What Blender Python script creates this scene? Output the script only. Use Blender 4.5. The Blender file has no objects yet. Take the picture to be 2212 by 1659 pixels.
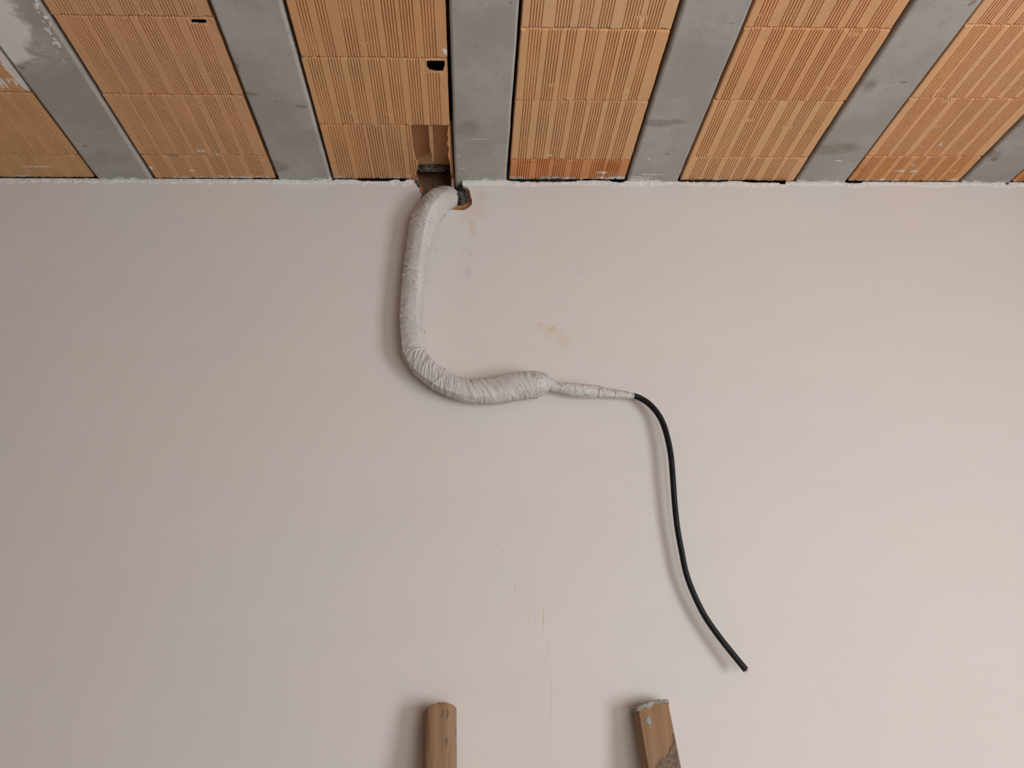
import bpy, bmesh, math, random
import numpy as np
from mathutils import Vector, Matrix, noise, geometry
PI = math.pi
random.seed(7)
scn = bpy.context.scene
col = scn.collection

# ------------------------------------------------------------------ camera
F = 1800.0                       # focal length in pixels of the 2212 x 1659 frame
YAW, PITCH, ROLL = 0.0566, 0.3373, -0.0278
CAM = Vector((0.0, -2.0687, 1.45))
H = CAM.z + 1.3469               # underside of the concrete beams
_f = Vector((math.sin(YAW)*math.cos(PITCH), math.cos(YAW)*math.cos(PITCH), math.sin(PITCH)))
_r = Vector((math.cos(YAW), -math.sin(YAW), 0)); _u = _r.cross(_f)
R_ = _r*math.cos(ROLL) + _u*math.sin(ROLL); U_ = R_.cross(_f)
cd = bpy.data.cameras.new('camera'); cam = bpy.data.objects.new('camera', cd); col.objects.link(cam)
cam.matrix_world = Matrix(((R_.x, U_.x, -_f.x, CAM.x), (R_.y, U_.y, -_f.y, CAM.y), (R_.z, U_.z, -_f.z, CAM.z), (0, 0, 0, 1)))
cd.sensor_fit = 'HORIZONTAL'; cd.sensor_width = 36; cd.lens = 36*F/2212; cd.clip_start = 0.01
scn.camera = cam

# ------------------------------------------------------------------ light and exposure
w = bpy.data.worlds.new('world'); scn.world = w; w.use_nodes = True
w.node_tree.nodes['Background'].inputs[0].default_value = (0.80, 0.88, 1.0, 1)
w.node_tree.nodes['Background'].inputs[1].default_value = 1.0
def area(name, loc, direction, sx, sy, power, color):
    l = bpy.data.lights.new(name, 'AREA'); l.shape = 'RECTANGLE'; l.size = sx; l.size_y = sy
    l.energy = power; l.color = color
    o = bpy.data.objects.new(name, l); col.objects.link(o); o.location = loc
    o.rotation_euler = Vector(direction).to_track_quat('-Z', 'Z').to_euler()
    return o
area('window_daylight', (2.80, -2.75, 0.98), (-1, 0, 0.0), 1.9, 1.3, 110, (0.915, 0.97, 1.0))
area('doorway_daylight', (1.65, -4.32, 0.95), (0, 1, 0.0), 1.8, 1.7, 42, (0.94, 0.98, 1.0))
scn.view_settings.view_transform = 'Standard'; scn.view_settings.look = 'None'
scn.view_settings.gamma = 1; scn.view_settings.use_curve_mapping = False
scn.view_settings.exposure = -0.08
scn.cycles.use_denoising = True
scn.cycles.max_bounces = 6; scn.cycles.diffuse_bounces = 4; scn.cycles.glossy_bounces = 2
scn.cycles.use_adaptive_sampling = True; scn.cycles.adaptive_threshold = 0.03

# ------------------------------------------------------------------ measuring helpers
def ray(px, py):
    return _f + R_*((px-1106)/F) + U_*((829.5-py)/F)
def Uy(px, py, y=0.0):           # point of the photo on the vertical plane y
    D = ray(px, py); return CAM + D*((y-CAM.y)/D.y)
def Uz(px, py, z=None):          # point of the photo on the horizontal plane z
    D = ray(px, py); z = H if z is None else z
    return CAM + D*((z-CAM.z)/D.z)
def depth(P): return (P-CAM).dot(_f)
def m(px, P): return px*depth(P)/F

# ------------------------------------------------------------------ object helpers
def obj(name, me, mat, parent=None, smooth=False, label=None, kind=None, color=None):
    o = bpy.data.objects.new(name, me); col.objects.link(o)
    if mat is not None:
        me.materials.clear()
        for k in (mat if isinstance(mat, (list, tuple)) else [mat]): me.materials.append(k)
    if parent is not None: o.parent = parent
    if smooth:
        me.polygons.foreach_set('use_smooth', [True]*len(me.polygons))
    if label: o['label'] = label
    if kind: o['kind'] = kind
    if color: o.color = color
    return o
def mesh(name, v, f):
    me = bpy.data.meshes.new(name); me.from_pydata([tuple(p) for p in v], [], f); me.update(); return me
def box_mesh(name, lo, hi, bevel=0.0, seg=1):
    bm = bmesh.new(); bmesh.ops.create_cube(bm, size=1)
    for q in bm.verts:
        q.co = Vector([(lo[i]+hi[i])/2 + q.co[i]*(hi[i]-lo[i]) for i in range(3)])
    if bevel: bmesh.ops.bevel(bm, geom=bm.edges[:], offset=bevel, segments=seg, affect='EDGES', profile=0.5)
    me = bpy.data.meshes.new(name); bm.to_mesh(me); bm.free(); return me
def N(x, y=0.0, z=0.0): return noise.noise(Vector((x, y, z)))

# ------------------------------------------------------------------ materials
class G:
    def __init__(s, name, rough=0.8, spec=0.3):
        s.m = bpy.data.materials.new(name); s.m.use_nodes = True; s.t = s.m.node_tree; s.n = s.t.nodes
        s.b = s.n['Principled BSDF']; s.b.inputs['Roughness'].default_value = rough
        s.b.inputs['Specular IOR Level'].default_value = spec
        s.pos = s.n.new('ShaderNodeNewGeometry').outputs['Position']
    def node(s, t, **kw):
        k = s.n.new(t)
        for a, v in kw.items(): setattr(k, a, v)
        return k
    def put(s, sock, v):
        if isinstance(v, bpy.types.NodeSocket): s.t.links.new(v, sock)
        else: sock.default_value = v
    def math(s, op, a, b=0.0, c=0.0, clamp=False):
        k = s.node('ShaderNodeMath', operation=op); k.use_clamp = clamp
        s.put(k.inputs[0], a); s.put(k.inputs[1], b)
        if op in ('MULTIPLY_ADD', 'COMPARE'): s.put(k.inputs[2], c)
        return k.outputs[0]
    def vadd(s, a, b):
        k = s.node('ShaderNodeVectorMath', operation='ADD'); s.put(k.inputs[0], a); s.put(k.inputs[1], b); return k.outputs[0]
    def scale(s, v, sc, loc=(0, 0, 0), rot=(0, 0, 0), typ='POINT'):
        k = s.node('ShaderNodeMapping', vector_type=typ); s.put(k.inputs[0], v)
        k.inputs['Location'].default_value = loc; k.inputs['Rotation'].default_value = rot; k.inputs['Scale'].default_value = sc
        return k.outputs[0]
    def noise(s, v=None, sc=5, det=4, rough=0.55, dist=0.0, colr=False):
        k = s.node('ShaderNodeTexNoise'); s.put(k.inputs['Vector'], s.pos if v is None else v)
        k.inputs['Scale'].default_value = sc; k.inputs['Detail'].default_value = det
        k.inputs['Roughness'].default_value = rough; k.inputs['Distortion'].default_value = dist
        return k.outputs['Color' if colr else 'Fac']
    def ramp(s, v, a, b, lo=0.0, hi=1.0, smooth=True):
        k = s.node('ShaderNodeMapRange'); k.interpolation_type = 'SMOOTHSTEP' if smooth else 'LINEAR'
        s.put(k.inputs[0], v); k.inputs[1].default_value = a; k.inputs[2].default_value = b
        k.inputs[3].default_value = lo; k.inputs[4].default_value = hi
        return k.outputs[0]
    def mix(s, f, a, b, mode='MIX'):
        k = s.node('ShaderNodeMix', data_type='RGBA', blend_type=mode)
        s.put(k.inputs[0], f); s.put(k.inputs[6], a if isinstance(a, bpy.types.NodeSocket) else (*a, 1) if len(a) == 3 else a)
        s.put(k.inputs[7], b if isinstance(b, bpy.types.NodeSocket) else (*b, 1) if len(b) == 3 else b)
        return k.outputs[2]
    def blob(s, c, r, rot=0.0, axis='y', soft=0.6, warp=None):
        # 1 inside an ellipse lying in the wall (axis y) or the ceiling (axis z)
        v = s.pos if warp is None else s.vadd(s.pos, warp)
        sc = (r[0], 50, r[1]) if axis == 'y' else (r[0], r[1], 50)
        e = (0, rot, 0) if axis == 'y' else (0, 0, rot)
        q = s.scale(v, sc, tuple(c), e, 'TEXTURE')
        k = s.node('ShaderNodeVectorMath', operation='LENGTH'); s.put(k.inputs[0], q)
        return s.ramp(k.outputs['Value'], 1-soft, 1.0, 1.0, 0.0)
    def warp(s, sc, amp, seed=0.0):
        n = s.noise(s.scale(s.pos, (1, 1, 1), (seed, seed*.7, 0)), sc, 3, .6, colr=True)
        k = s.node('ShaderNodeVectorMath', operation='SUBTRACT'); s.put(k.inputs[0], n); k.inputs[1].default_value = (.5, .5, .5)
        q = s.node('ShaderNodeVectorMath', operation='SCALE'); s.put(q.inputs[0], k.outputs[0]); q.inputs['Scale'].default_value = amp
        return q.outputs[0]
    def mx(s, *a):
        r = a[0]
        for b in a[1:]: r = s.math('MAXIMUM', r, b)
        return r
    def mul(s, *a):
        r = a[0]
        for b in a[1:]: r = s.math('MULTIPLY', r, b)
        return r
    def bump(s, h, dist, strength=1.0, prev=None):
        k = s.node('ShaderNodeBump'); s.put(k.inputs['Height'], h); k.inputs['Distance'].default_value = dist
        k.inputs['Strength'].default_value = strength
        if prev is not None: s.put(k.inputs['Normal'], prev)
        return k.outputs[0]
    def out(s, c=None, rough=None, normal=None):
        if c is not None: s.put(s.b.inputs['Base Color'], c if isinstance(c, bpy.types.NodeSocket) else (*c, 1))
        if rough is not None: s.put(s.b.inputs['Roughness'], rough)
        if normal is not None: s.put(s.b.inputs['Normal'], normal)
        return s.m
def sep(g, axis):
    k = g.node('ShaderNodeSeparateXYZ'); g.put(k.inputs[0], g.pos); return k.outputs[axis]

def mat_plaster():
    g = G('smooth_plaster', 0.62, 0.25)
    big = g.noise(sc=1.3, det=2)
    c = g.mix(g.ramp(big, .35, .65), (0.668, 0.606, 0.566), (0.655, 0.609, 0.577))
    streak = g.noise(g.scale(g.pos, (1.2, 1, 6), rot=(0, .12, 0)), 1.6, 4, .5)
    c = g.mix(g.ramp(streak, .40, .70, 0, .35), c, (0.69, 0.64, 0.60))
    w1 = g.warp(22, .03); w2 = g.warp(90, .008, 3)
    fine = g.noise(sc=60, det=5, rough=.65)
    def W(px, py): return Uy(px, py, 0)
    def B(px, py, rx, ry, rot=0, soft=.9, warp=w1): return g.blob(W(px, py), (rx, ry), rot, 'y', soft, warp)
    # terracotta dust stains
    st = g.mx(B(1018, 488, .016, .045, -.35), g.math('MULTIPLY', B(1030, 455, .05, .05), .7), g.math('MULTIPLY', B(1040, 425, .035, .03), .8),
              g.math('MULTIPLY', B(1005, 470, .05, .03), .55))
    c = g.mix(g.mul(st, g.ramp(fine, .3, .7, .55, 1), .44), c, (0.62, 0.36, 0.20))
    s2 = g.mx(g.blob(W(1193, 710), (.012, .0055), -.25, 'y', .7, w2), g.math('MULTIPLY', g.blob(W(1167, 702), (.010, .008), 0, 'y', .9, w2), .6))
    c = g.mix(g.math('MULTIPLY', s2, .62), c, (0.72, 0.36, 0.12))
    s3 = g.mx(B(1190, 715, .055, .026, .2), g.math('MULTIPLY', B(1215, 738, .04, .035), .8))
    c = g.mix(g.math('MULTIPLY', s3, .30), c, (0.66, 0.46, 0.27))
    c = g.mix(g.math('MULTIPLY', B(1010, 590, .016, .04), .18), c, (0.42, 0.39, 0.36))
    c = g.mix(g.mul(B(1010, 545, .05, .02), g.ramp(fine, .5, .6), .22), c, (0.42, 0.38, 0.34))
    # vertical rub marks low on the wall
    lines = g.noise(g.scale(g.pos, (260, 1, 1.2)), 1, 2, .5)
    zone = g.mx(B(1162, 1340, .045, .22), g.math('MULTIPLY', B(1185, 1560, .03, .22), .8))
    c = g.mix(g.mul(zone, g.ramp(lines, .60, .66), .30), c, (0.50, 0.42, 0.30))
    tiny = [(1174, 1335, .0016, .034, .08, (.60, .42, .22), .75), (1113, 1272, .002, .012, -.1, (.55, .40, .24), .5),
            (1190, 1500, .0012, .085, .05, (.48, .44, .38), .45), (1181, 1420, .0012, .05, .1, (.52, .44, .34), .4),
            (917, 716, .002, .0055, -.6, (.42, .20, .08), .9), (909, 719, .002, .001, 0, (.4, .2, .1), .6), (928, 721, .001, .001, 0, (.3, .2, .15), .8),
            (943, 541, .0022, .007, 0, (.50, .33, .22), .5), (1130, 1213, .0014, .0014, 0, (.35, .22, .12), .8), (1086, 1189, .001, .0035, 0, (.3, .25, .2), .8),
            (945, 1219, .0015, .002, 0, (.45, .28, .16), .7), (924, 1228, .0012, .0012, 0, (.35, .2, .12), .7), (1037, 1345, .0014, .0014, 0, (.3, .2, .15), .8),
            (1564, 1042, .001, .003, 0, (.35, .28, .22), .7), (1334, 894, .001, .002, 0, (.35, .3, .27), .8), (984, 1097, .001, .001, 0, (.3, .25, .35), .9),
            (1350, 1052, .001, .0025, -.3, (.35, .3, .27), .6), (1458, 968, .0015, .003, 0, (.5, .42, .36), .6), (955, 1315, .0012, .0012, 0, (.35, .2, .12), .7),
            (872, 930, .001, .001, 0, (.35, .2, .12), .6), (1230, 1024, .001, .001, 0, (.35, .25, .2), .7), (1203, 1210, .001, .002, 0, (.35, .25, .2), .6),
            (1586, 1010, .001, .001, 0, (.35, .2, .12), .6), (1020, 1584, .0012, .0012, 0, (.35, .2, .12), .7), (974, 1467, .0015, .004, -.4, (.5, .42, .38), .5)]
    for px, py, rx, ry, rot, cc, k in tiny:
        c = g.mix(g.math('MULTIPLY', g.blob(W(px, py), (rx, ry), rot, 'y', .5), k), c, cc)
    # gouges
    gou = [(1185, 731, .0055, .0011, -.45), (1190, 729.5, .004, .0013, -.1), (1176, 731.5, .0015, .001, 0),
           (1246, 566, .001, .0035, .2), (1251, 568, .001, .003, -.5), (1256, 571, .0009, .0065, .35), (1264, 570, .001, .003, -.3),
           (1269, 567, .0009, .005, .7), (1259, 590, .0009, .0045, .1), (1137, 679, .0009, .002, .5), (1012, 532, .001, .003, -.7), (1031, 529, .001, .002, -.6)]
    gm = g.mx(*[g.blob(W(a, b), (p, q), rr, 'y', .6) for a, b, p, q, rr in gou])
    c = g.mix(g.math('MULTIPLY', gm, .55), c, (0.30, 0.20, 0.14))
    nrm = g.bump(g.noise(sc=2.2, det=3, rough=.5), .010, .5)
    nrm = g.bump(g.noise(g.scale(g.pos, (5, 5, 22)), 1.0, 4, .6), .0012, .6, nrm)
    return g.out(c, None, nrm)

def mat_rough_plaster():
    g = G('rough_white_plaster', 0.85, 0.2)
    n = g.noise(sc=90, det=5, rough=.6)
    c = g.mix(g.ramp(n, .3, .7), (0.64, 0.59, 0.55), (0.76, 0.72, 0.69))
    return g.out(c, None, g.bump(g.noise(sc=220, det=4), .0015, .8))

def ceiling_marks(g):
    """ white plaster smears: near the wall, the patch at upper left, a few daubs """
    y = sep(g, 1)
    w1 = g.warp(70, .022); w2 = g.warp(16, .10, 5); w3 = g.warp(130, .014, 9)
    nn = g.noise(g.scale(g.pos, (60, 220, 1)), 1, 4, .6)
    lf = g.noise(g.scale(g.pos, (9, 1, 1)), 1, 2, .5)
    edge = g.mul(g.ramp(y, -.026, -.002), g.ramp(lf, .38, .62, .25, 1))
    a = g.ramp(g.math('ADD', g.math('MULTIPLY', edge, .38), nn), .80, .84)
    def B(px, py, rx, ry, rot=0, soft=.35, w=w3): return g.blob(Uz(px, py), (rx, ry), rot, 'z', soft, w)
    b = g.mx(B(962, 117, .006, .014, -.3), B(1040, 301, .03, .0014, 0), B(1000, 364, .012, .0015, 0), B(991, 337, .004, .005, 0),
             B(433, 330, .014, .004, 0), B(472, 338, .012, .004, .2), B(415, 372, .010, .003, 0),
             B(1945, 373, .022, .005, 0), B(1975, 374, .014, .006, 0), B(1973, 361, .008, .004, 0), B(2033, 316, .006, .008, -.4),
             B(1810, 347, .012, .003, 0), B(1403, 343, .004, .003, 0), B(1187, 340, .012, .003, 0), B(1300, 378, .02, .006, 0),
             B(1335, 390, .03, .012, 0), B(1410, 377, .045, .0022, 0), B(1385, 383, .05, .002, .05), B(1372, 388, .05, .005, 0),
             B(80, 365, .05, .0022, 0), B(325, 366, .008, .008, 0))
    p = g.mx(g.blob(Uz(-8, 62), (.070, .15), .25, 'z', .3, w2), g.blob(Uz(20, 148), (.018, .07), 0, 'z', .25, w1),
             g.blob(Uz(46, 182), (.012, .035), 0, 'z', .25, w3))
    p2 = g.mul(g.ramp(g.noise(g.scale(g.pos, (110, 18, 1)), 1, 2), .50, .56), g.blob(Uz(16, 186), (.05, .022), 0, 'z', .4, w3))
    q = g.mul(g.ramp(g.noise(g.scale(g.pos, (14, 40, 1)), 3, 5, .65), .42, .62), g.blob(Uz(65, 110), (.10, .13), .3, 'z', .9, w1), .55)
    return g.mx(a, b, p, p2), q

def mat_block():
    g = G('terracotta_clay', 0.9, 0.15)
    info = g.node('ShaderNodeObjectInfo')
    off = g.node('ShaderNodeCombineXYZ'); g.put(off.inputs[0], info.outputs['Random'])
    v = g.vadd(g.pos, off.outputs[0])
    c = info.outputs['Color']
    n1 = g.noise(v, 6, 4, .6); n2 = g.noise(g.scale(v, (90, 5, 20)), 1, 4, .6); n3 = g.noise(v, 180, 3)
    c = g.mix(g.ramp(n1, .3, .7), c, g.mix(1.0, c, (1.05, 1.01, .97), 'MULTIPLY'))
    c = g.mix(g.ramp(n2, .35, .75, 0, .5), c, g.mix(1.0, c, (1.12, 1.12, 1.12), 'MULTIPLY'))
    c = g.mix(g.ramp(n3, .62, .75, 0, .35), c, (0.30, 0.13, 0.06))
    c = g.mix(g.mul(g.ramp(g.noise(v, 30, 5, .6), .60, .72), .35), c, (0.78, 0.46, 0.26))
    # damp darker orange rims near the wall on some blocks
    w1 = g.warp(25, .05, 2)
    d = g.mx(g.blob(Uz(1110, 375), (.05, .05), 0, 'z', .8, w1), g.blob(Uz(1320, 370), (.05, .04), 0, 'z', .8, w1), g.blob(Uz(1180, 352), (.12, .012), 0, 'z', .9, w1),
             g.blob(Uz(1850, 372), (.05, .05), 0, 'z', .8, w1), g.blob(Uz(2200, 385), (.1, .05), 0, 'z', .8, w1))
    c = g.mix(g.math('MULTIPLY', d, .55), c, (0.52, 0.20, 0.06))
    white, veil = ceiling_marks(g)
    gr = g.mx(*[g.blob(Uz(a, b), (p, q), 0, 'z', .4, g.warp(120, .01, 4)) for a, b, p, q in ((372, 340, .018, .006), (1190, 386, .006, .004), (1262, 378, .008, .006), (1326, 384, .012, .008), (140, 395, .01, .01))])
    c = g.mix(gr, c, (0.30, 0.28, 0.26))
    c = g.mix(veil, c, (0.66, 0.60, 0.56)); c = g.mix(white, c, (0.76, 0.71, 0.67))
    nrm = g.bump(g.noise(g.scale(v, (120, 14, 60)), 1, 4, .6), .0012, .7)
    nrm = g.bump(n3, .0005, .5, nrm)
    return g.out(c, None, nrm)

def mat_concrete():
    g = G('grey_concrete', 0.72, 0.3)
    info = g.node('ShaderNodeObjectInfo')
    off = g.node('ShaderNodeCombineXYZ'); g.put(off.inputs[1], info.outputs['Random'])
    v = g.vadd(g.pos, off.outputs[0])
    n1 = g.noise(v, 3.5, 5, .6); n2 = g.noise(v, 24, 5, .65)
    c = g.mix(g.ramp(n1, .35, .65), (0.355, 0.330, 0.298), (0.430, 0.402, 0.370))
    c = g.mix(g.ramp(n2, .48, .75, 0, .45), c, (0.31, 0.287, 0.262))
    big = g.ramp(g.noise(v, 7, 3), .52, .66)
    pit = g.mul(g.ramp(g.noise(v, 330, 2, .5), .665, .70), g.ramp(g.noise(v, 9, 2), .42, .62, .1, 1))
    sm = g.mul(g.ramp(g.noise(g.scale(v, (45, 90, 1)), 1, 3, .5), .69, .72), big)
    c = g.mix(g.math('MULTIPLY', sm, .55), c, (0.15, 0.13, 0.115))
    w1 = g.warp(18, .05, 2); w3 = g.warp(60, .02, 7)
    def B(px, py, rx, ry, rot=0, soft=.5, w=w1): return g.blob(Uz(px, py), (rx, ry), rot, 'z', soft, w)
    brown = g.mx(B(1440, 265, .085, .022, -.1), B(1800, 322, .09, .028, -.1), B(2150, 335, .04, .03, .4), B(600, 360, .05, .035), 
                 g.math('MULTIPLY', B(650, 300, .09, .05), .5), g.math('MULTIPLY', B(230, 340, .08, .04), .45), g.math('MULTIPLY', B(1010, 280, .04, .05), .7), g.math('MULTIPLY', B(90, 10, .05, .05), .5))
    c = g.mix(g.mul(brown, g.ramp(n2, .3, .6, .4, 1), .62), c, (0.235, 0.19, 0.15))
    c = g.mix(g.math('MULTIPLY', g.mx(B(2148, 345, .012, .010, .5, .7, w3), B(1102, 8, .004, .006, 0, .5, w3), B(2100, 6, .006, .012, .4, .5, w3)), .7), c, (0.25, 0.13, 0.07))
    dk = g.mx(B(543, 203, .016, .008, .3, .4, w3), B(650, 230, .016, .009, 0, .4, w3), B(512, 145, .006, .022, 0, .4, w3), B(215, 277, .006, .004, 0, .4, w3),
              B(598, 218, .008, .004, 0, .4, w3), B(182, 315, .008, .005, 0, .4, w3), B(1450, 292, .004, .004, 0, .4, w3), B(1440, 333, .006, .006, 0, .4, w3),
              B(1952, 177, .012, .005, 0, .4, w3), B(47, 145, .008, .006, 0, .4, w3), B(1878, 185, .03, .04, 0, .95, w3))
    c = g.mix(g.math('MULTIPLY', dk, .55), c, (0.15, 0.135, 0.12))
    c = g.mix(g.math('MULTIPLY', pit, .75), c, (0.10, 0.09, 0.08))
    white, veil = ceiling_marks(g)
    flk = g.mul(g.blob(Uz(105, 60), (.012, .16), .12, 'z', .6, w3), g.ramp(g.noise(v, 90, 3), .54, .58))
    c = g.mix(veil, c, (0.56, 0.53, 0.50)); c = g.mix(g.mx(white, flk), c, (0.74, 0.70, 0.66))
    nrm = g.bump(pit, -.002, 1); nrm = g.bump(n2, .0018, .5, nrm); nrm = g.bump(g.noise(v, 300, 3), .0004, .5, nrm)
    return g.out(c, None, nrm)

def mat_simple(name, c1, c2, sc=20, rough=.8, bump=.001, spec=.3, bsc=None):
    g = G(name, rough, spec); n = g.noise(sc=sc, det=5, rough=.6)
    return g.out(g.mix(g.ramp(n, .35, .65), c1, c2), None, g.bump(g.noise(sc=bsc or sc*2, det=5, rough=.65), bump, .8))

def mat_tape(name, creases=False):
    g = G(name, 0.5, 0.4)
    n = g.noise(sc=14, det=4)
    c = g.mix(g.ramp(n, .35, .65), (0.515, 0.48, 0.455), (0.575, 0.54, 0.52))
    w1 = g.warp(50, .02)
    if not creases:
        # shade on the upper side of the sagging bend, painted brown
        d = g.mx(*[g.blob(Uy(a, b, -.04), (p, q), rr, 'y', .7, w1) for a, b, p, q, rr in
                   ((1045, 822, .02, .012, 0), (1122, 812, .028, .016, 0), (1150, 812, .012, .02, 0), (960, 405, .03, .008, 0), (1000, 822, .03, .008, .4))])
        c = g.mix(g.math('MULTIPLY', d, .42), c, (0.42, 0.31, 0.24))
        crease_zone = g.blob(Uy(1172, 832, -.05), (.035, .05), 0, 'y', .3)
    else: crease_zone = 1.0
    vo = g.node('ShaderNodeTexVoronoi', feature='DISTANCE_TO_EDGE')
    g.put(vo.inputs['Vector'], g.vadd(g.scale(g.pos, (1, 1, .55), rot=(0, .35, 0)), g.warp(60, .012, 3))); vo.inputs['Scale'].default_value = 42
    ln = g.mul(g.ramp(vo.outputs['Distance'], .008, .026, 1, 0), g.ramp(g.noise(sc=45, det=2), .46, .56), crease_zone)
    c = g.mix(g.math('MULTIPLY', ln, .75), c, (0.12, 0.115, 0.11))  # shade in the tape folds, painted as dark crease lines
    nrm = g.bump(ln, -.0008, 1)
    nrm = g.bump(g.noise(sc=170, det=3), .0006, .6, nrm)
    return g.out(c, None, nrm)

def mat_cable():
    g = G('black_rubber', 0.32, 0.32)
    sc = g.mul(g.ramp(g.noise(g.scale(g.pos, (1, 1, 1)), 190, 3), .66, .70), g.ramp(g.noise(sc=22, det=1), .52, .62))
    c = g.mix(g.math('MULTIPLY', sc, .8), (0.005, 0.005, 0.007), (0.12, 0.10, 0.10))
    return g.out(c, g.ramp(g.noise(sc=60, det=3), .3, .7, .26, .45), g.bump(g.noise(sc=300, det=2), .0002, .5))

def mat_wood(name, dark, light, ax):
    g = G(name, 0.72, 0.3)
    tc = g.node('ShaderNodeTexCoord').outputs['Object']
    n = g.noise(g.scale(tc, (38, 38, 1.6)), 1, 5, .6, .6); n2 = g.noise(g.scale(tc, (9, 9, 1.5)), 1, 3, .5)
    c = g.mix(g.ramp(n, .3, .7), dark, light)
    c = g.mix(g.ramp(n2, .42, .68, 0, .55), c, tuple(x*.62 for x in dark))
    fl = g.ramp(g.noise(g.scale(tc, (150, 150, 26)), 1, 2), .70, .74)
    c = g.mix(g.math('MULTIPLY', fl, .5), c, tuple(x*.35 for x in dark))
    if ax == 'plank':
        w3 = g.warp(60, .018, 1); w4 = g.warp(28, .05, 6)
        P = Uy(1402, 1557, -.062); Q = Uy(1458, 1628, -.072); S = Uy(1444, 1658, -.078)
        k = g.blob(P, (.0085, .0125), .2, 'y', .3, w3)
        c = g.mix(k, c, (0.30, 0.28, 0.25))
        k2 = g.mx(g.blob(Q, (.017, .052), .25, 'y', .2, w4), g.blob(S, (.032, .026), .2, 'y', .2, w4))
        c = g.mix(g.mul(k2, .85), c, g.mix(g.ramp(g.noise(sc=130, det=4), .4, .6), (0.12, 0.082, 0.057), (0.20, 0.145, 0.105)))
        nrm = g.bump(g.math('ADD', g.math('MULTIPLY', k, .6), g.mul(k2, g.noise(sc=150, det=4))), .004, .8)
        nrm = g.bump(n, .0015, .6, nrm)
    else:
        w3 = g.warp(90, .010, 1)
        ks = g.mx(*[g.blob(Uy(a, b, -.09), (p, q), rr, 'y', .5, w3) for a, b, p, q, rr in ((954, 1543, .002, .010, .15), (965, 1543, .004, .011, 0), (963, 1603, .0025, .011, -.15), (985, 1583, .0018, .010, 0))])
        c = g.mix(g.math('MULTIPLY', ks, .6), c, (0.16, 0.12, 0.085))
        nrm = g.bump(ks, -.002, 1); nrm = g.bump(n, .0014, .6, nrm)
    return g.out(c, None, nrm)

M = dict(plaster=mat_plaster(), rough=mat_rough_plaster(), block=mat_block(), concrete=mat_concrete(),
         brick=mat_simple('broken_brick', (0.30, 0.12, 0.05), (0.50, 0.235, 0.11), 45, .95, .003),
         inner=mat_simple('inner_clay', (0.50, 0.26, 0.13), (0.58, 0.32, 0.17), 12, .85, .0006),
         hollow=mat_simple('recess_shaded_clay', (0.26, 0.13, 0.07), (0.34, 0.185, 0.105), 14, .9, .0008),  # clay with the shade of the recess put into its colour
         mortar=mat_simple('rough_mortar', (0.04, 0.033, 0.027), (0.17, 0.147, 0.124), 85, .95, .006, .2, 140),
         tape=mat_tape('white_wrap_tape'), sleeve=mat_tape('white_crinkled_tape', True), cable=mat_cable(),
         copper=mat_simple('copper', (0.50, 0.20, 0.14), (0.66, 0.34, 0.26), 300, .4, .0003, .5),
         log=mat_wood('worn_round_wood', (0.235, 0.130, 0.069), (0.36, 0.22, 0.130), 'log'),
         plank=mat_wood('worn_square_wood', (0.25, 0.138, 0.068), (0.350, 0.208, 0.117), 'plank'),
         sidewall=mat_simple('side_plaster', (0.62, 0.57, 0.53), (0.66, 0.62, 0.58), 2, .8, .002),
         leftdark=mat_simple('light_absorbing_wall', (0.17, 0.14, 0.12), (0.22, 0.18, 0.15), 4, .9, .004),  # dark tone made up for the unseen left wall, dims that side
         screed=mat_simple('floor_screed', (0.30, 0.27, 0.24), (0.37, 0.34, 0.31), 5, .9, .002),
         frame=mat_simple('white_frame', (0.75, 0.75, 0.75), (0.8, 0.8, 0.8), 5, .4, .0001))

# ------------------------------------------------------------------ room shell
X0, X1, Y0 = -2.72, 2.72, -4.25
TOP = H + 0.19
def struct(name, me, mat, parent=None, **k): return obj(name, me, mat, parent, kind=None if parent else 'structure', **k)
struct('floor', box_mesh('floor', (X0-.2, Y0-.2, -.12), (X1+.2, .3, 0)), M['screed'])
struct('wall_left', box_mesh('wall_left', (X0-.2, Y0-.2, 0), (X0, .3, TOP)), M['leftdark'])
def wall_with_opening(name, axis, a0, a1, pos, thick, oa0, oa1, oz0, oz1):
    bm = bmesh.new()
    def bx(u0, u1, z0, z1):
        lo, hi = ((pos, u0, z0), (pos+thick, u1, z1)) if axis == 'x' else ((u0, pos, z0), (u1, pos+thick, z1))
        t = bmesh.ops.create_cube(bm, size=1)['verts']
        for q in t: q.co = Vector([(lo[i]+hi[i])/2 + q.co[i]*(hi[i]-lo[i]) for i in range(3)])
    bx(a0, oa0, 0, TOP); bx(oa1, a1, 0, TOP); bx(oa0, oa1, oz1, TOP)
    if oz0 > 0: bx(oa0, oa1, 0, oz0)
    me = bpy.data.meshes.new(name); bm.to_mesh(me); bm.free(); return me
struct('wall_right', wall_with_opening('wall_right', 'x', Y0-.2, .3, X1, .2, -3.75, -1.75, .25, 2.25), M['sidewall'])
struct('wall_rear', wall_with_opening('wall_rear', 'y', X0, X1, Y0-.2, .2, .3, 2.6, 0, 2.25), M['sidewall'])

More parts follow.
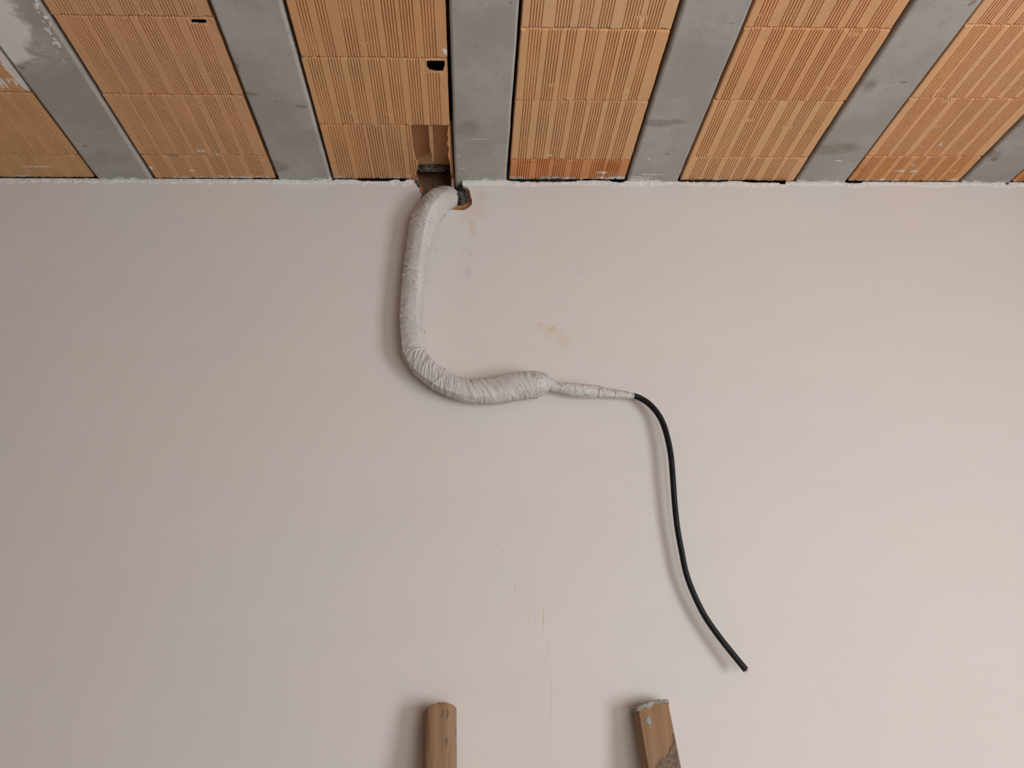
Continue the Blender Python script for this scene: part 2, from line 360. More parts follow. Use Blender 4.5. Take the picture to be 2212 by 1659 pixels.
# ------------------------------------------------------------------ ceiling
ceil = struct('ceiling', box_mesh('ceiling', (X0-.2, Y0-.2, H+.17), (X1+.2, .3, H+.30)), M['concrete'])
XB, BW, SP = -1.031, 0.148, 0.5
def beam(k):
    x0, x1 = XB+SP*k, XB+SP*k+BW
    ys = np.linspace(Y0+.01, .16, 150); prof = [(0, .168), (0, .006), (.002, .0018), (.006, 0), (.148-.006, 0), (.148-.002, .0018), (.148, .006), (.148, .168)]
    prof = prof[:4] + [(.04, 0), (.074, 0), (.108, 0)] + prof[4:]
    v, f = [], []
    for y in ys:
        for j, (a, z) in enumerate(prof):
            wob = .0012*N(y*7, k*5.1 + (j > 6)*9) + .0007*N(y*40, k*3.3 + (j > 6)*9)
            v.append((x0 + a + wob, y, H + z + .0006*N(y*6, a*20, k)))
    n = len(prof)
    for i in range(len(ys)-1):
        for j in range(n-1): f.append((i*n+j, i*n+j+1, (i+1)*n+j+1, (i+1)*n+j))
    f.append(tuple(range(n))); f.append(tuple(reversed(range((len(ys)-1)*n, len(ys)*n))))
    me = mesh('concrete_beam', v, f)
    return obj('concrete_beam', me, M['concrete'], ceil, smooth=False)
for k in range(-3, 8):
    if XB+SP*k+BW < X1: beam(k)

def inside(x, y, poly):
    c = False; j = len(poly)-1
    for i in range(len(poly)):
        (xi, yi), (xj, yj) = poly[i], poly[j]
        if (yi > y) != (yj > y) and x < (xj-xi)*(y-yi)/(yj-yi)+xi: c = not c
        j = i
    return c
def cpoly(pts): return [tuple(Uz(a, b, H+.006)[:2]) for a, b in pts]
HOLES = {
 'slot': cpoly([(411, 43), (421, 41), (440, 42), (447, 45), (444, 50), (428, 49.5), (414, 48)]),
 'square': cpoly([(921, 132), (961.5, 132), (960.5, 142), (957, 154), (940, 153.5), (928, 151), (923, 146)]),
 'break': cpoly([(886, 270), (969, 270), (966.5, 290), (968, 300), (966, 312), (970, 322), (968, 333), (969.5, 345), (972, 352), (972, 366), (975, 380), (979, 392), (985, 430),
                 (893, 430), (897, 393), (898, 378), (902, 364), (900, 352), (896, 344), (893, 330), (891, 318), (890, 300)]),
}
BZ = H + .006                      # underside of the clay blocks
def block(x0, x1, y0, y1, seed, color, holes=(), dense=50, label=None, dead=()):
    rnd = random.Random(seed)
    W = x1-x0
    xs = [(0, 0)]
    if rnd.random() < .5: ngr, per = 6, 6 if rnd.random() < .75 else 5
    else: ngr, per = 7, 5
    pitch = rnd.choice((.0064, .0070)) if ngr == 6 else .0066; mar = .012 + rnd.random()*.005
    step = (W - 2*mar) / ngr
    gx = mar + (step - per*pitch)/2
    wd = .0012; dp = .0034
    grooves = []
    for a in range(ngr):
        sh = (rnd.random()-.5)*.008; pg = per + rnd.choice((0, 0, 0, -1))
        for b in range(pg):
            c = gx + a*step + b*pitch + sh
            if c < .008 or c > W-.008: continue
            grooves.append(c)
    grooves.sort(); last = .004
    xs.append((.0025, 0))
    for c in grooves:
        if c - wd*1.3 < last + .0008: continue
        xs += [(c-wd*1.25, 0), (c-wd*.45, 1), (c+wd*.45, 1), (c+wd*1.25, 0)]
        last = c+wd*1.25
        # a middle point so flats can be dented
    xs += [(W-.0025, 0), (W, 0)]
    xs2 = [xs[0]]; fl_ = .0018 if holes else .004
    for q in xs[1:]:
        while q[0]-xs2[-1][0] > fl_*1.3 and q[1] == 0 and xs2[-1][1] == 0: xs2.append((xs2[-1][0]+fl_, 0))
        xs2.append(q)
    xs = xs2
    g = .0020
    yl = [y0+g, y0+g+.0012] + list(np.linspace(y0+g+.004, y1-g-.004, dense)) + [y1-g-.0012, y1-g]
    v, f = [], []
    nx, ny = len(xs), len(yl)
    # dents where the grooves are smeared shut
    dents = [(rnd.random()*W, y0+rnd.random()*(y1-y0), .006+rnd.random()*.012, .002+rnd.random()*.006) for _ in range(rnd.choice((1, 2, 4)))]
    zoff = (rnd.random()-.5)*.0022; tilt = (rnd.random()-.5)*.006
    chips = [(rnd.choice((rnd.random()*W, rnd.random()*W, 0, W)), rnd.choice((y0, y1)), .006+rnd.random()*.022, .002+rnd.random()*.006) for _ in range(6)]
    for i, yy in enumerate(yl):
        for j, (a, gr) in enumerate(xs):
            x = x0 + a + .00045*N(yy*45, a*300, seed)*(1 if 0 < j < nx-1 else 1.5)
            e = min(yy-y0, y1-yy)
            y = yy
            if i in (0, 1, ny-2, ny-1):
                s = 1 if i < 2 else -1
                y = yy + s*(.0016*N(a*40, seed*3.1+s) + .0014*N(a*200, seed*1.7+s))
            z = BZ + zoff + tilt*(a/W-.5)*.5 + .0006*N(a*14, yy*9, seed)
            sm = 0
            for h in holes:
                if len(h) < 10 and min(p[0] for p in h)-.007 < x < max(p[0] for p in h)+.007 and min(p[1] for p in h)-.012 < yy < max(p[1] for p in h)+.006: sm = 1
            for dx, dy, rx, ry in dents:
                q = ((a-dx)/rx)**2+((yy-dy)/ry)**2
                if q < 1: sm = 1
            shallow = .55 + .45*min(1, max(0, .7+1.2*N(a*20, yy*7, seed+40)))
            z += gr*dp*shallow*(0 if sm else 1) + (0.0008 if sm and not gr else 0)
            if i in (0, ny-1): z += .0034 + .001*N(a*60, seed)
            elif i in (1, ny-2): z += max(0, .0002 + .0022*N(a*70, seed+5))
            elif j in (0, nx-1): z += .0014
            for dx, dy, rx, rz in chips:
                q = abs(a-dx)/rx + abs(yy-dy)/.006
                if q < 1: z += rz*min(1, (1-q)*2.2)
            v.append((x, y, z))
    for i in range(ny-1):
        for j in range(nx-1):
            cx = sum(v[t][0] for t in (i*nx+j, i*nx+j+1, (i+1)*nx+j+1, (i+1)*nx+j))/4
            cy = (v[i*nx+j][1]+v[(i+1)*nx+j][1])/2
            if any(inside(cx, cy, h) for h in holes): continue
            f.append((i*nx+j, (i+1)*nx+j, (i+1)*nx+j+1, i*nx+j+1))
    # side walls of the block up to the topping
    loop = [j for j in range(nx)] + [i*nx+nx-1 for i in range(1, ny)] + [(ny-1)*nx+j for j in range(nx-2, -1, -1)] + [i*nx for i in range(ny-2, 0, -1)]
    base = len(v)
    for t in loop: v.append((v[t][0], v[t][1], H+.165))
    L = len(loop)
    for t in range(L):
        u = (t+1) % L
        if holes and label and 'broken' in label:
            px, py = v[loop[t]][0], v[loop[t]][1]
            if any(inside(px, py-.002 if py > y1-.01 else py+.002, h) for h in holes): continue
        f.append((loop[t], loop[u], base+u, base+t))
    me = mesh('clay_block', v, f)
    bm = bmesh.new(); bm.from_mesh(me)
    if holes:                                  # shell thickness round the break
        cut = [e for e in bm.edges if e.is_boundary and max(q.co.z for q in e.verts) < BZ+.02]
        r = bmesh.ops.extrude_edge_only(bm, edges=cut)
        for q in r['geom']:
            if isinstance(q, bmesh.types.BMVert): q.co.z += .009 if 'broken' in (label or '') else .001
    bm.to_mesh(me); bm.free()
    return obj('clay_block', me, M['block'], ceil, label=label, color=(*color, 1))

BASE = (0.595, 0.325, 0.162)
JOINTS = {-2: [-.60, -.35, -.10], -1: None, 0: [-.612, -.357, -.107], 1: [-.492, -.244], 2: [-.593, -.349, -.096], 3: [-.605, -.356, -.112], 4: [-.622, -.371, -.121], 5: [-.628, -.378, -.128]}
a = Uz(35, 205).y; b = Uz(90, 338).y
JOINTS[-1] = [a-.25, a, b]
TONE = {(2, 0): (.97, .78, .66), (1, 0): (1, .98, .95), (2, 1): (1.02, 1.08, 1.12), (2, 2): (1.02, 1.05, 1.05), (2, 3): (1.03, 1.12, 1.22), (3, 1): (1.04, 1.10, 1.12), (3, 0): (1.04, 1.12, 1.18),
        (3, 2): (1.02, 1.0, .98), (4, 0): (1.0, .95, .85), (4, 1): (1.05, 1.08, 1.12), (4, 2): (1.08, 1.12, 1.16), (4, 3): (1.08, 1.12, 1.2), (5, 0): (1, .8, .62), (1, 2): (1, .97, .93), (0, 0): (1, 1, .98)}
far = []
for c in range(-2, 6):
    x0, x1 = XB+SP*c+BW+.0085, XB+SP*(c+1)-.0085
    js = sorted(JOINTS[c], reverse=True)
    edges = [.004] + js
    while edges[-1] > -1.45: edges.append(edges[-1]-.25)
    for r in range(len(edges)-1):
        y1, y0 = edges[r], edges[r+1]
        holes, label, dense = (), None, 50
        if (c, r) == (1, 0): holes, label, dense = (HOLES['break'],), 'broken clay block with a smashed open end showing its hollow chambers', 130
        if (c, r) == (1, 1): holes, label, dense = (HOLES['square'],), 'clay block with a small dark square hole at its corner', 130
        if c == 0 and r in (2, 3): holes, dense = (HOLES['slot'],), 130
        t = TONE.get((c, r), (1 + random.uniform(-.03, .03), 1 + random.uniform(-.02, .03), 1 + random.uniform(-.05, .05)))
        if c >= 2: t = tuple(q*(1.08+.02*(c-2)) for q in t)  # light falloff painted in: columns get lighter towards the window side
        jx = (random.Random(c*31+r).random()-.5)*.004
        block(x0+jx*.5, x1+jx*.5, y0, y1, 100+c*17+r, tuple(BASE[i]*t[i] for i in range(3)), holes, dense, label)
    far.append((x0, x1, edges[-1]))
# the rest of the clay infill, well outside the picture, as one ribbed surface
v, f = [], []
for c in range(-4, 8):
    x0, x1 = max(X0, XB+SP*c+BW+.0085), min(X1, XB+SP*(c+1)-.0085)
    if x1-x0 < .03: continue
    yend = [e[2] for i, e in enumerate(far) if abs(e[0]-x0) < .01]
    yy = yend[0] if yend else .035
    b0 = len(v)
    for (x, z) in ((x0, .16), (x0, 0), (x1, 0), (x1, .16)):
        v += [(x, Y0, BZ+z), (x, yy, BZ+z)]
    for t in range(3): f.append((b0+2*t, b0+2*t+2, b0+2*t+3, b0+2*t+1))
o = obj('clay_infill', mesh('clay_infill', v, f), M['block'], ceil, color=(*BASE, 1)); o['kind'] = 'stuff'

# inside of the broken block: chamber roof, web and squeezed mortar
bb = None
for q in ceil.children:
    if q.get('label', '').startswith('broken'): bb = q
ZI = H + .048
def slab(name, pts, z0, z1, mat, parent, rough=0, sub=0):
    bm = bmesh.new()
    lo = [bm.verts.new((p[0], p[1], z0)) for p in pts]
    fc = bm.faces.new(lo); r = bmesh.ops.extrude_face_region(bm, geom=[fc])
    for q in r['geom']:
        if isinstance(q, bmesh.types.BMVert): q.co.z = z1
    bmesh.ops.recalc_face_normals(bm, faces=bm.faces[:])
    me = bpy.data.meshes.new(name); bm.to_mesh(me); bm.free(); return obj(name, me, mat, parent)
pA = [Uz(a, b, ZI) for a, b in ((872, 262), (984, 262), (990, 356), (886, 358))]
slab('chamber_roof', pA, ZI, ZI+.008, M['inner'], bb)
web = [Uz(a, b, BZ+.004) for a, b in ((925.5, 274), (934, 274), (935, 300), (936.5, 330), (937, 346), (935, 352), (932.5, 345), (934, 336), (930, 325), (928, 312), (927.5, 295))]
slab('web', web, BZ+.004, ZI, M['inner'], bb)
lw = [Uz(a, b, BZ+.01) for a, b in ((880, 266), (886, 266), (889, 300), (890, 318), (895, 345), (901, 366), (897, 385), (888, 385))]
slab('chamber_side', lw, BZ+.007, ZI, M['inner'], bb)
rw = [Uz(a, b, BZ+.01) for a, b in ((969, 266), (973, 266), (977, 330), (981, 385), (975, 385), (973, 350), (970, 320))]
slab('chamber_side', rw, BZ+.007, ZI, M['inner'], bb)

def lumpy(name, c, r, seed, mat, parent, amp=.35, fr=2.2, sub=4):
    bm = bmesh.new(); bmesh.ops.create_icosphere(bm, subdivisions=sub, radius=1)
    for q in bm.verts:
        n = q.co.normalized(); d = 1 + amp*(noise.fractal(n*fr + Vector((seed, 0, 0)), .8, 2.1, 5))
        p = Vector([math.copysign(abs(n[i])**.6, n[i]) for i in range(3)])*d
        q.co = Vector([c[i]+p[i]*r[i] for i in range(3)])
    me = bpy.data.meshes.new(name); bm.to_mesh(me); bm.free(); return obj(name, me, mat, parent)
Pm = Uz(936, 362, ZI-.006)
lumpy('mortar', (Pm.x, Pm.y+.001, Pm.z), (.042, .010, .009), 3.0, M['mortar'], bb, .3, 3.4, 5)
YB = Uz(936, 371, ZI-.012).y + .003           # face of the masonry deep inside the hole

# ------------------------------------------------------------------ far wall with its ragged notch
def jag(pts, step, amp, seed):
    out = []
    for i in range(len(pts)-1):
        a, b = Vector(pts[i]), Vector(pts[i+1]); n = max(1, int((b-a).length/step))
        for t in range(n):
            p = a.lerp(b, t/n); s = len(out)
            out.append((p.x + amp*(N(s*.9, seed)+.5*N(s*2.7, seed)), p.y + amp*(N(s*.9, seed+9)+.5*N(s*2.7, seed+5))))
    out.append(tuple(pts[-1])); return out
def P2(px, py, y=0.0): q = Uy(px, py, y); return (q.x, q.z)
notchA = [P2(*p) for p in ((893.5, 380), (894, 391), (899, 398), (902, 404), (908, 411), (911, 420), (908, 431), (922, 452), (946, 461), (956, 460), (963, 459), (967, 455), (975, 452.5), (990, 454), (1003, 454),
                           (1012, 449), (1019, 442), (1020, 433), (1016.5, 424), (1015, 413), (1011, 406), (1004, 403), (1000, 401), (998.5, 396), (1001, 393), (997, 389), (996, 380))]
notchB = [P2(a, b, .012) for a, b in ((897, 380), (899, 395), (904, 402), (909, 410), (914, 418), (913, 430), (925, 447), (945, 455), (960, 452), (975, 449), (990, 451), (1002, 450.5), (1009, 446),
                                      (1014, 438), (1012, 425), (1008, 415), (1004, 408), (1001, 400), (999, 380))]
notchC = [P2(a, b, .03) for a, b in ((900, 376), (905, 398), (912, 410), (916, 420), (918, 430), (928, 440), (950, 450), (975, 448), (1000, 450), (1006, 442), (1006, 425), (1004, 410), (1001, 376))]
GAPS = [(640, 700, .001), (717, 722, .004), (769, 850, .0032), (862, 877, .004), (1094, 1250, .0034), (1318, 1352, .0036), (1462, 1575, .002), (1600, 1700, .0030), (1823, 1864, .0038), (2168, 2180, .006), (1680, 1698, .0075)]
def gap_at(px):
    g = 0
    for a, b, d in GAPS:
        if a < px < b:
            t = min(px-a, b-px)/max(4, (b-a)*.18)
            g = max(g, (d*1.15 + .0022*N(px*.09, 2) + .0014*N(px*.4, 6))*min(1, t))
    return max(0, g)
def px_of_x(x):
    P = Vector((x, 0, H)) - CAM; return 1106 + F*P.dot(R_)/P.dot(_f)
def wall_layer(name, yf, yb, notch, mat, parent, top, seed, amp):
    nt = jag(notch, .0028, amp, seed)
    pts = [(X0-.1, 0), (X1+.1, 0)]
    xr = nt[-1][0]; xl = nt[0][0]
    xs = np.arange(X1+.1, xr, -.004)
    pts += [(x, top(x)) for x in xs if x > xr+.001]
    pts += [(xr, top(xr))] + list(reversed(nt[1:-1])) + [(xl, top(xl))]
    pts += [(x, top(x)) for x in np.arange(xl-.004, X0-.1, -.004)] + [(X0-.1, top(X0))]
    V = [Vector(p) for p in pts]; n = len(V)
    vv, ee, ff, *_ = geometry.delaunay_2d_cdt(V, [(i, (i+1) % n) for i in range(n)], [], 1, 1e-6)
    bm = bmesh.new(); bv = [bm.verts.new((p.x, yf, p.y)) for p in vv]
    for t in ff:
        try: bm.faces.new([bv[i] for i in t])
        except ValueError: pass
    bm.normal_update()
    for q in bm.faces:
        if q.normal.y > 0: q.normal_flip()
    r = bmesh.ops.extrude_face_region(bm, geom=bm.faces[:])
    for q in r['geom']:
        if isinstance(q, bmesh.types.BMVert): q.co.y = yb
    bmesh.ops.recalc_face_normals(bm, faces=bm.faces[:])
    me = bpy.data.meshes.new(name); bm.to_mesh(me); bm.free()
    return struct(name, me, mat, parent)
def top_plaster(x):
    p = px_of_x(x)
    return H + .001 - gap_at(p) - .0012*max(0, N(x*60, 3)) - .0010*max(0, N(x*210, 8))
wall = wall_layer('wall_far', 0.0, 0.012, notchA, M['plaster'], None, top_plaster, 1.0, .0030)
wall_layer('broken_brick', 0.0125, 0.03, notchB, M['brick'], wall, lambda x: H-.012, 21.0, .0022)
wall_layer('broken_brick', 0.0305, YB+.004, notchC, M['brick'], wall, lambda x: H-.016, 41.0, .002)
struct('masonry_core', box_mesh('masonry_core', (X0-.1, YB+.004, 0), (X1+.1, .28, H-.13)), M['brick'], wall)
xl_, xr_ = Uy(897, 400).x-.02, Uz(976, 380).x+.006
bm = bmesh.new()
for lo, hi in (((xl_, YB+.085, H-.14), (xr_, YB+.10, ZI+.07)), ((xl_, YB-.01, H-.14), (xl_+.012, YB+.09, ZI+.07)), ((xr_-.008, YB-.01, H-.14), (xr_, YB+.09, ZI+.07)),
               ((xl_, YB+.004, ZI+.06), (xr_, YB+.09, ZI+.07)), ((xl_, YB, ZI+.002), (xr_, YB+.006, ZI+.068)), ((xl_, YB, H-.15), (xr_, YB+.10, H-.135))):
    t = bmesh.ops.create_cube(bm, size=1)['verts']
    for q in t: q.co = Vector([(lo[i]+hi[i])/2 + q.co[i]*(hi[i]-lo[i]) for i in range(3)])
me = bpy.data.meshes.new('hollow_masonry'); bm.to_mesh(me); bm.free()
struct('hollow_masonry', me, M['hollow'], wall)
struct('sky_gap_blocker', box_mesh('sky_gap_blocker', (X0-.1, .165, H-.25), (X1+.1, .29, H+.169)), M['concrete'], wall)  # added box, keeps sky light out of the gap behind the wall
print('YB', YB, 'ZI', ZI)
# shelly relief on the hollow masonry
P = Uy(940, 392, YB+.08)
lumpy('clay_web', (P.x, YB+.085, P.z), (.007, .005, .028), 5.5, M['hollow'], wall, .35, 1.8, 4)
P = Uy(944, 378, YB+.08)
lumpy('clay_web', (P.x, YB+.085, P.z), (.022, .004, .006), 8.5, M['hollow'], wall, .35, 1.8, 4)
# lump of mortar under the beam end
P = Uy(1001, 433, .028)
lumpy('mortar_lump', (P.x, .031, P.z), (.0165, .022, .020), 12.0, M['mortar'], wall, .35, 2.6, 5)
P = Uy(996, 408, .03)
lumpy('mortar_lump', (P.x, .036, P.z-.003), (.009, .014, .020), 15.0, M['mortar'], wall, .35, 2.6, 5)
P = Uy(905, 398, .012)
lumpy('mortar_lump', (P.x-.003, .012, P.z), (.005, .008, .009), 19.0, M['mortar'], wall, .35, 2.6, 4)
P = Uy(908, 416, .006)
lumpy('brick_chip', (P.x, .008, P.z), (.005, .008, .009), 23.0, M['brick'], wall, .3, 2.2, 4)

# ragged bead of plaster where the wall meets the ceiling
nl, nr = Uy(893, 392).x, Uy(999, 392).x
for (xa, xb) in ((X0, nl), (nr, X1)):
    v, f = [], []; xs = np.arange(xa, xb, .0022); n = 7
    for i, x in enumerate(xs):
        px = px_of_x(x); gp = gap_at(px)
        act = 1.0 if gp < .0005 else 0.0
        h = .011 + .009*N(x*9, 2) + .005*N(x*60, 4)
        if 1008 < px < 1100: h = .013
        pr = (.0022 + .0022*max(0, N(x*30, 7)) + .002*max(0, N(x*120, 11)))
        tz = top_plaster(x)
        out = act*(.003 + .016*max(0, N(x*26, 17)) + .012*max(0, N(x*140, 13)))
        zz = H - .0004 if act else tz
        prof = [(.0006, tz-h-.004), (-pr*.5, tz-h), (-pr*.8, tz-h*.6+.001*N(x*200, 1)), (-pr, tz-h*.25), (-pr*.8-.0006*N(x*170, 5), zz-.0012), (-pr*.6-out*.5, zz - .0002 - (.0012*act)), (.001, zz + .004*act)]
        for (yy, z) in prof: v.append((x, yy, z + .0004*N(x*300, z*400)))
    for i in range(len(xs)-1):
        for j in range(n-1): f.append((i*n+j, (i+1)*n+j, (i+1)*n+j+1, i*n+j+1))
    me = mesh('plaster_bead', v, f)
    bm = bmesh.new(); bm.from_mesh(me); bmesh.ops.recalc_face_normals(bm, faces=bm.faces[:]); bm.to_mesh(me); bm.free()
    obj('plaster_bead', me, M['rough'], wall, smooth=True, label='rough whiter plaster ridge along the ceiling line')

# ------------------------------------------------------------------ swept tubes
def spline(P, n):
    P = [P[0]*2-P[1]] + P + [P[-1]*2-P[-2]]; out = []
    for i in range(1, len(P)-2):
        a, b, c, d = P[i-1], P[i], P[i+1], P[i+2]
        for t in range(n):
            t /= n
            out.append(.5*((2*b)+(c-a)*t+(2*a-5*b+4*c-d)*t*t+(3*b-a-3*c+d)*t*t*t))
    out.append(P[-2]); return out
def sweep(name, ctrl, ds, nt, rad, mat, parent, cap0=True, cap1=True):
    """ctrl: list of Vector(x,y,z,r); rad(s, S, theta, r) -> radius"""
    pts = spline(ctrl, 40); A = np.array(pts)
    seg = np.linalg.norm(np.diff(A[:, :3], axis=0), axis=1); s = np.concatenate([[0], np.cumsum(seg)]); S = s[-1]
    ss = np.linspace(0, S, int(S/ds)); C = np.stack([np.interp(ss, s, A[:, k]) for k in range(4)], 1)
    v, f = [], []; up = Vector((0, -1, 0))
    for i in range(len(ss)):
        a = Vector(C[max(0, i-2), :3]); b = Vector(C[min(len(ss)-1, i+2), :3]); T = (b-a).normalized()
        X = (up - T*up.dot(T)).normalized(); Y = T.cross(X); up = X
        for j in range(nt):
            th = 2*PI*j/nt; r = rad(ss[i], S, th, C[i, 3])
            v.append(Vector(C[i, :3]) + (X*math.cos(th)+Y*math.sin(th))*r)
    n = len(ss)
    for i in range(n-1):
        for j in range(nt):
            k = (j+1) % nt; f.append((i*nt+j, i*nt+k, (i+1)*nt+k, (i+1)*nt+j))
    if cap0: f.append(tuple(reversed(range(nt))))
    if cap1: f.append(tuple(range((n-1)*nt, n*nt)))
    me = mesh(name, v, f)
    bm = bmesh.new(); bm.from_mesh(me); bmesh.ops.recalc_face_normals(bm, faces=bm.faces[:]); bm.to_mesh(me); bm.free()
    return obj(name, me, mat, parent, smooth=True), [Vector(c[:3]) for c in C]
def ctrl(L):
    out = []
    for px, py, y, r in L:
        P = Uy(px, py, y); out.append(Vector((P.x, P.y, P.z, m(r, P))))
    return out

root = bpy.data.objects.new('wrapped_pipe', None); col.objects.link(root)
root.location = Uy(960, 432, .02)
root['label'] = 'bundle wrapped in wrinkled white tape, hanging from the ragged hole, ending in a black cable'
root['category'] = 'pipe'
bpy.context.view_layer.update()
def hang(o, parent=None):
    o.parent = parent or root
    if parent is None: o.matrix_parent_inverse = Matrix.Translation(-root.location)

def ridge(a, b, c): return 1 - abs(2*N(a, b, c))
def rad_pipe(s, S, th, r):
    u = s/S
    # faceted bundle under the tape
    n = 4.0; ph = .35 + .9*u
    q = ((th + ph) % (2*PI/n)) - PI/n
    fac = math.cos(PI/n)/math.cos(q)
    k = .42*min(1, max(.0, (u-.05)*8))
    R = r*((1-k) + k*fac*1.10)
    ct, st = math.cos(th), math.sin(th)
    tw = 1.15 if u < .6 else -1.5
    a = s*82 + tw*.95*math.sin(th+.5) + .8*N(s*12, ct*.6, st*.6)
    w = ridge(a*1.0, ct*.55, st*.55+3)**3*.0030 + ridge(a*2.2+9, ct*.8, st*.8)**3*.0020 + ridge(a*4.3+5, ct*1.3, st*1.3)**2*.0005
    amp = .35 + 1.2*max(0, N(s*18, ct*1.0, st*1.0)+.3)
    edge = ((s/.034 + tw*.17*math.sin(th)) % 1.0)
    R += w*amp*.85 - .0012 + .0006*edge
    for s0, wd, hh in TORN:
        d = (s - s0 - .006*math.sin(th*2+s0*50) - .0025*N(th*4, s0*30))
        if 0 < d < wd: R += hh*(1-d/wd)
    if u > .955: R += .0012*ridge(ct*3, st*3, s*120)
    return R
PL = [(968, 430, .050, 25), (964, 431, .025, 27), (957, 432, .000, 28), (943, 440, -.028, 29), (925, 461, -.035, 29), (912, 492, -.039, 27.5), (904, 530, -.038, 25), (896, 580, -.036, 24), (890, 630, -.035, 24.5),
      (887, 680, -.035, 24.5), (888, 725, -.036, 24.5), (894, 762, -.037, 26), (915, 793, -.039, 27), (945, 817, -.041, 26.5), (975, 834, -.042, 26), (1010, 845, -.043, 26), (1045, 847, -.043, 27.5),
      (1080, 843, -.043, 30), (1112, 836, -.043, 31), (1142, 832, -.043, 30), (1160, 830, -.043, 28), (1174, 830, -.043, 23.5), (1184, 831, -.043, 16), (1190, 832, -.042, 9)]
TORN = []
ct_ = ctrl(PL)
# arc positions of the torn overlaps
_pts = spline(ct_, 40); _s = 0; _acc = [(0, _pts[0])]
for a, b in zip(_pts, _pts[1:]): _s += (Vector(b[:3])-Vector(a[:3])).length; _acc.append((_s, b))
for px, py in ((893, 592), (882, 760), (938, 830), (905, 470)):
    Q = Uy(px, py, -.05); TORN.append((min(_acc, key=lambda t: (Vector(t[1][:3])-Q).length)[0], .007, .0024))
pipe, _ = sweep('tape_wrap', ct_, .0012, 144, rad_pipe, M['tape'], None)
hang(pipe)

def rad_sleeve(s, S, th, r):
    u = s/S; ct, st = math.cos(th), math.sin(th)
    w = ridge(s*70+1.5*st, ct*1.2, st*1.2)**3*.0014 + ridge(s*140, ct*2, st*2+7)**3*.0005
    e = .0016 if .60 < u < .625 or .78 < u < .79 else 0
    return r*(1+.07*math.cos(2*th+u*5)) + w - .001 + e
SL = [(1178, 830, -.044, 13), (1186, 830, -.043, 14), (1194, 834, -.042, 12), (1206, 837, -.041, 11), (1225, 840, -.039, 12.5), (1250, 843, -.038, 13.5), (1278, 845, -.036, 13), (1292, 846, -.035, 11.5),
      (1315, 849, -.034, 9.5), (1335, 851, -.032, 8.5), (1354, 853, -.031, 7.5), (1369, 855, -.030, 6.8)]
sl, _ = sweep('cable_sleeve', ctrl(SL), .0009, 72, rad_sleeve, M['sleeve'], None)
sl['label'] = 'thin crinkled tape sleeve around the cable'; hang(sl)

def rad_cable(s, S, th, r):
    return r*(1 + .035*math.cos(5*th + 3*s) - .03*math.exp(-((th-1.2)/.12)**2))
CL = [(1362, 854, -0.0300, 5.6), (1368, 855, -0.0300, 6.2), (1382, 860, -0.0290, 6.4), (1400, 871, -0.0305, 6.4), (1418, 890, -0.0320, 6.4), (1432, 915, -0.0335, 6.4), (1442, 948, -0.0360, 6.4), (1449, 985, -0.0365, 6.4), (1453, 1030, -0.0370, 6.4), (1457, 1085, -0.0350, 6.3), (1463, 1140, -0.0340, 6.3), (1472, 1190, -0.0330, 6.3), (1482, 1238, -0.0330, 6.4), (1499, 1284, -0.0330, 6.5), (1522, 1330, -0.0330, 6.6), (1550, 1371, -0.0350, 6.7), (1579, 1408, -0.0380, 6.8), (1611, 1447, -0.0420, 7.0)]
cb, cpt = sweep('black_cable', ctrl(CL), .002, 48, rad_cable, M['cable'], None)
cb['label'] = 'glossy black rubber cable'; hang(cb)
end = cpt[-1]; T = (cpt[-1]-cpt[-6]).normalized(); sx = T.cross(Vector((0, -1, 0))).normalized(); sy = T.cross(sx)
for a, b, ln in ((.0028, 0, .0016), (-.0020, .0022, .0008), (-.0016, -.0026, .0012)):
    bm = bmesh.new(); bmesh.ops.create_cone(bm, segments=14, radius1=.0021, radius2=.0019, depth=.006+ln*2, cap_ends=True)
    q = T.to_track_quat('Z', 'Y').to_matrix().to_4x4()
    bmesh.ops.transform(bm, matrix=Matrix.Translation(end + sx*a + sy*b)@q, verts=bm.verts[:])
    me = bpy.data.meshes.new('copper_core'); bm.to_mesh(me); bm.free()
    o = obj('copper_core', me, M['copper'], None, label='cut copper core'); o.parent = cb
    o.matrix_parent_inverse = Matrix.Translation(-root.location)
    o.matrix_parent_inverse = Matrix.Identity(4)

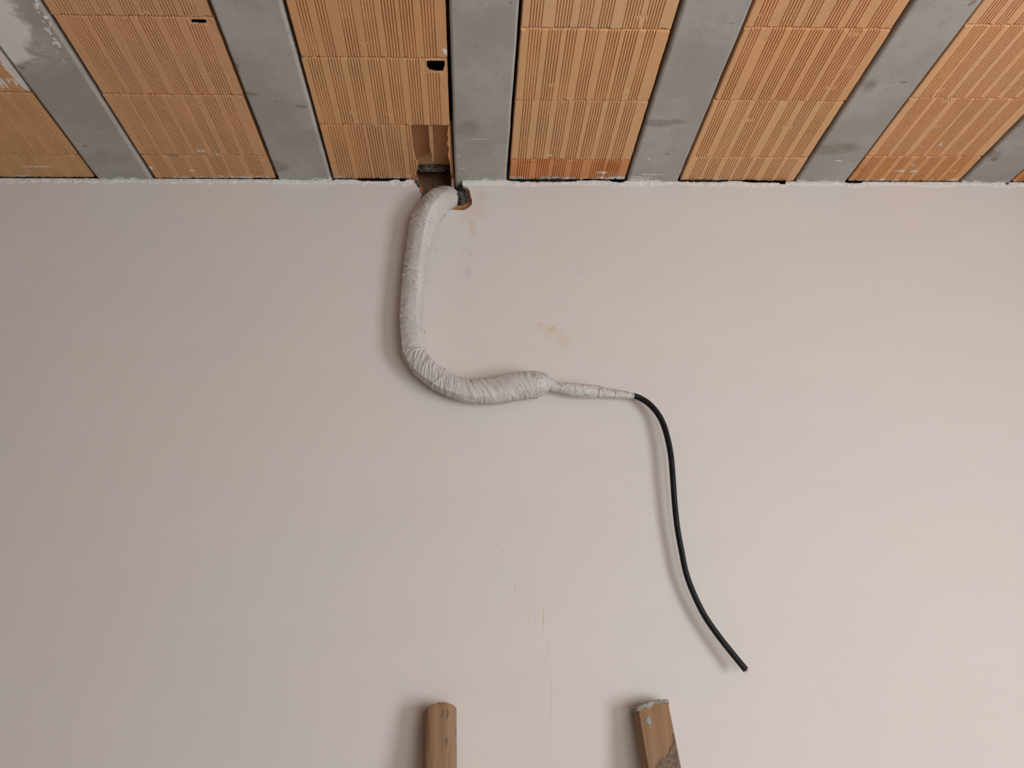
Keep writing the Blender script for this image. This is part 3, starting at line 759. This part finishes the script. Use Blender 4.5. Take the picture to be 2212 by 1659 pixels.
# ------------------------------------------------------------------ timber leaning on the wall
def post(name, top_px, bot_px, yfront, lean, outline, label, cat, mat, topshape, spin=0.0):
    A = Uy(*top_px, yfront)
    D = ray(*bot_px); n = Vector((0, 1, -lean)); t = n.dot(A-CAM)/n.dot(D); B = CAM + D*t
    d = (B-A).normalized(); L = -A.z/d.z
    Z = -d; X = (Vector((1, 0, 0)) - Z*Z.x).normalized(); Y = Z.cross(X)
    rot = Matrix((X, Y, Z)).transposed()@Matrix.Rotation(spin, 3, 'Z')
    foot = A + d*L
    v, f = [], []; n = len(outline); K = 60
    for i in range(K+1):
        t = i/K
        for j, (a, b) in enumerate(outline):
            zz = L*t
            if i == K: zz = L + topshape(a, b)
            elif i == K-1: zz = L + topshape(a, b) - .006
            elif i == K-2: zz = L-.03
            wob = .0012*N(zz*9, j*.7, a*9)
            s = 1.0 if i < K else .955
            v.append(((a+wob)*s, b*s + .0012*N(zz*9, j*.7+50, a*9), zz))
    for i in range(K):
        for j in range(n):
            k = (j+1) % n; f.append((i*n+j, i*n+k, (i+1)*n+k, (i+1)*n+j))
    f.append(tuple(reversed(range(n))))
    c = len(v); v.append((0, sum(b for a, b in outline)/n, L+topshape(0, 0)))
    for j in range(n): f.append((K*n+j, K*n+(j+1) % n, c))
    me = mesh(name, v, f); o = obj(name, me, mat, None, label=label)
    o['category'] = cat
    o.matrix_world = Matrix.Translation(foot)@rot.to_4x4()
    # keep the foot on the floor
    bpy.context.view_layer.update()
    mz = min((o.matrix_world@q.co).z for q in me.vertices)
    for q in me.vertices:
        p = o.matrix_world@q.co
        if p.z < 0: q.co = o.matrix_world.inverted()@Vector((p.x, p.y, 0.0))
    return o, L
# half-round pole: y of the outline is negative towards the room
half = []
for i in range(25):
    a = PI + PI*i/24; ca, sa = math.cos(a), math.sin(a)
    half.append((.0385*math.copysign(abs(ca)**.72, ca), .030*sa*1.0 - .012 + .030))
ol = [(a, b - .018) for a, b in half] + [(.037, .030), (.018, .034), (0, .035), (-.018, .034), (-.037, .030)]
def top_log(a, b): return -.010*(abs(a-.004)/.036)**1.6*(1.35 if a < 0 else .9) + .002*N(a*120, b*90) - .1*max(0, b)*.1
post('wooden_pole', (949.5, 1520), (948.5, 1659), -.037, .16, ol, 'smooth round-faced brown wooden pole leaning on the wall, left of the two timbers', 'pole', M['log'], top_log)
def rrect(w, d, r, n=4):
    out = []
    for cx, cy, a0 in ((w-r, d-r, 0), (-w+r, d-r, PI/2), (-w+r, -d+r, PI), (w-r, -d+r, 1.5*PI)):
        for i in range(n+1):
            a = a0 + PI/2*i/n; out.append((cx+r*math.cos(a), cy+r*math.sin(a)))
    return out
plank = rrect(.0375, .026, .005)
def densify(o, st):
    out = []
    for i in range(len(o)):
        a, b = Vector(o[i]), Vector(o[(i+1) % len(o)]); n = max(1, int((b-a).length/st))
        for t in range(n): out.append(tuple(a.lerp(b, t/n)))
    return out
def top_plank(a, b): return -.006*(abs(a-.012)/.036)**2*(1 if a < 0 else .5) + .002*N(a*150, b*120, 3)
pl, PLn = post('wooden_board', (1402, 1520), (1429, 1659), -.031, .16, densify(plank, .008), 'square-edged brown timber with grey mortar crust on its top, right of the two leaning timbers', 'board', M['plank'], top_plank, .10)
# mortar cap on the board
bm = bmesh.new()
bmesh.ops.create_grid(bm, x_segments=40, y_segments=34, size=1)
for q in bm.verts:
    x, y = q.co.x, q.co.y
    sx_ = math.copysign(min(1, abs(x)*1.12)**1.0, x); sy_ = math.copysign(min(1, abs(y)*1.15), y)
    over = max(0, abs(x)*1.12-1)*.075*(1+.9*N(y*2.5, 3)) + max(0, abs(y)*1.15-1)*.062*(1+1.1*N(x*2.5, 8))
    X_, Y_ = sx_*.0385, sy_*.0270
    z = PLn + top_plank(X_, Y_) + .0035 + .0025*N(x*4, y*4) - over - .0022*N(x*9, y*9, 4)*(1 if over else 0)
    q.co = Vector((X_ + .0006*N(x*9, y*9, 1), Y_ + .0006*N(x*9, y*9, 2), z))
me = bpy.data.meshes.new('mortar_crust'); bm.to_mesh(me); bm.free()
M['crust'] = mat_simple('dry_mortar_crust', (0.24, 0.22, 0.19), (0.40, 0.37, 0.33), 90, .95, .004, .2, 160)
cr = obj('mortar_crust', me, M['crust'], pl, smooth=True, label='dry grey mortar crust on the cut top')
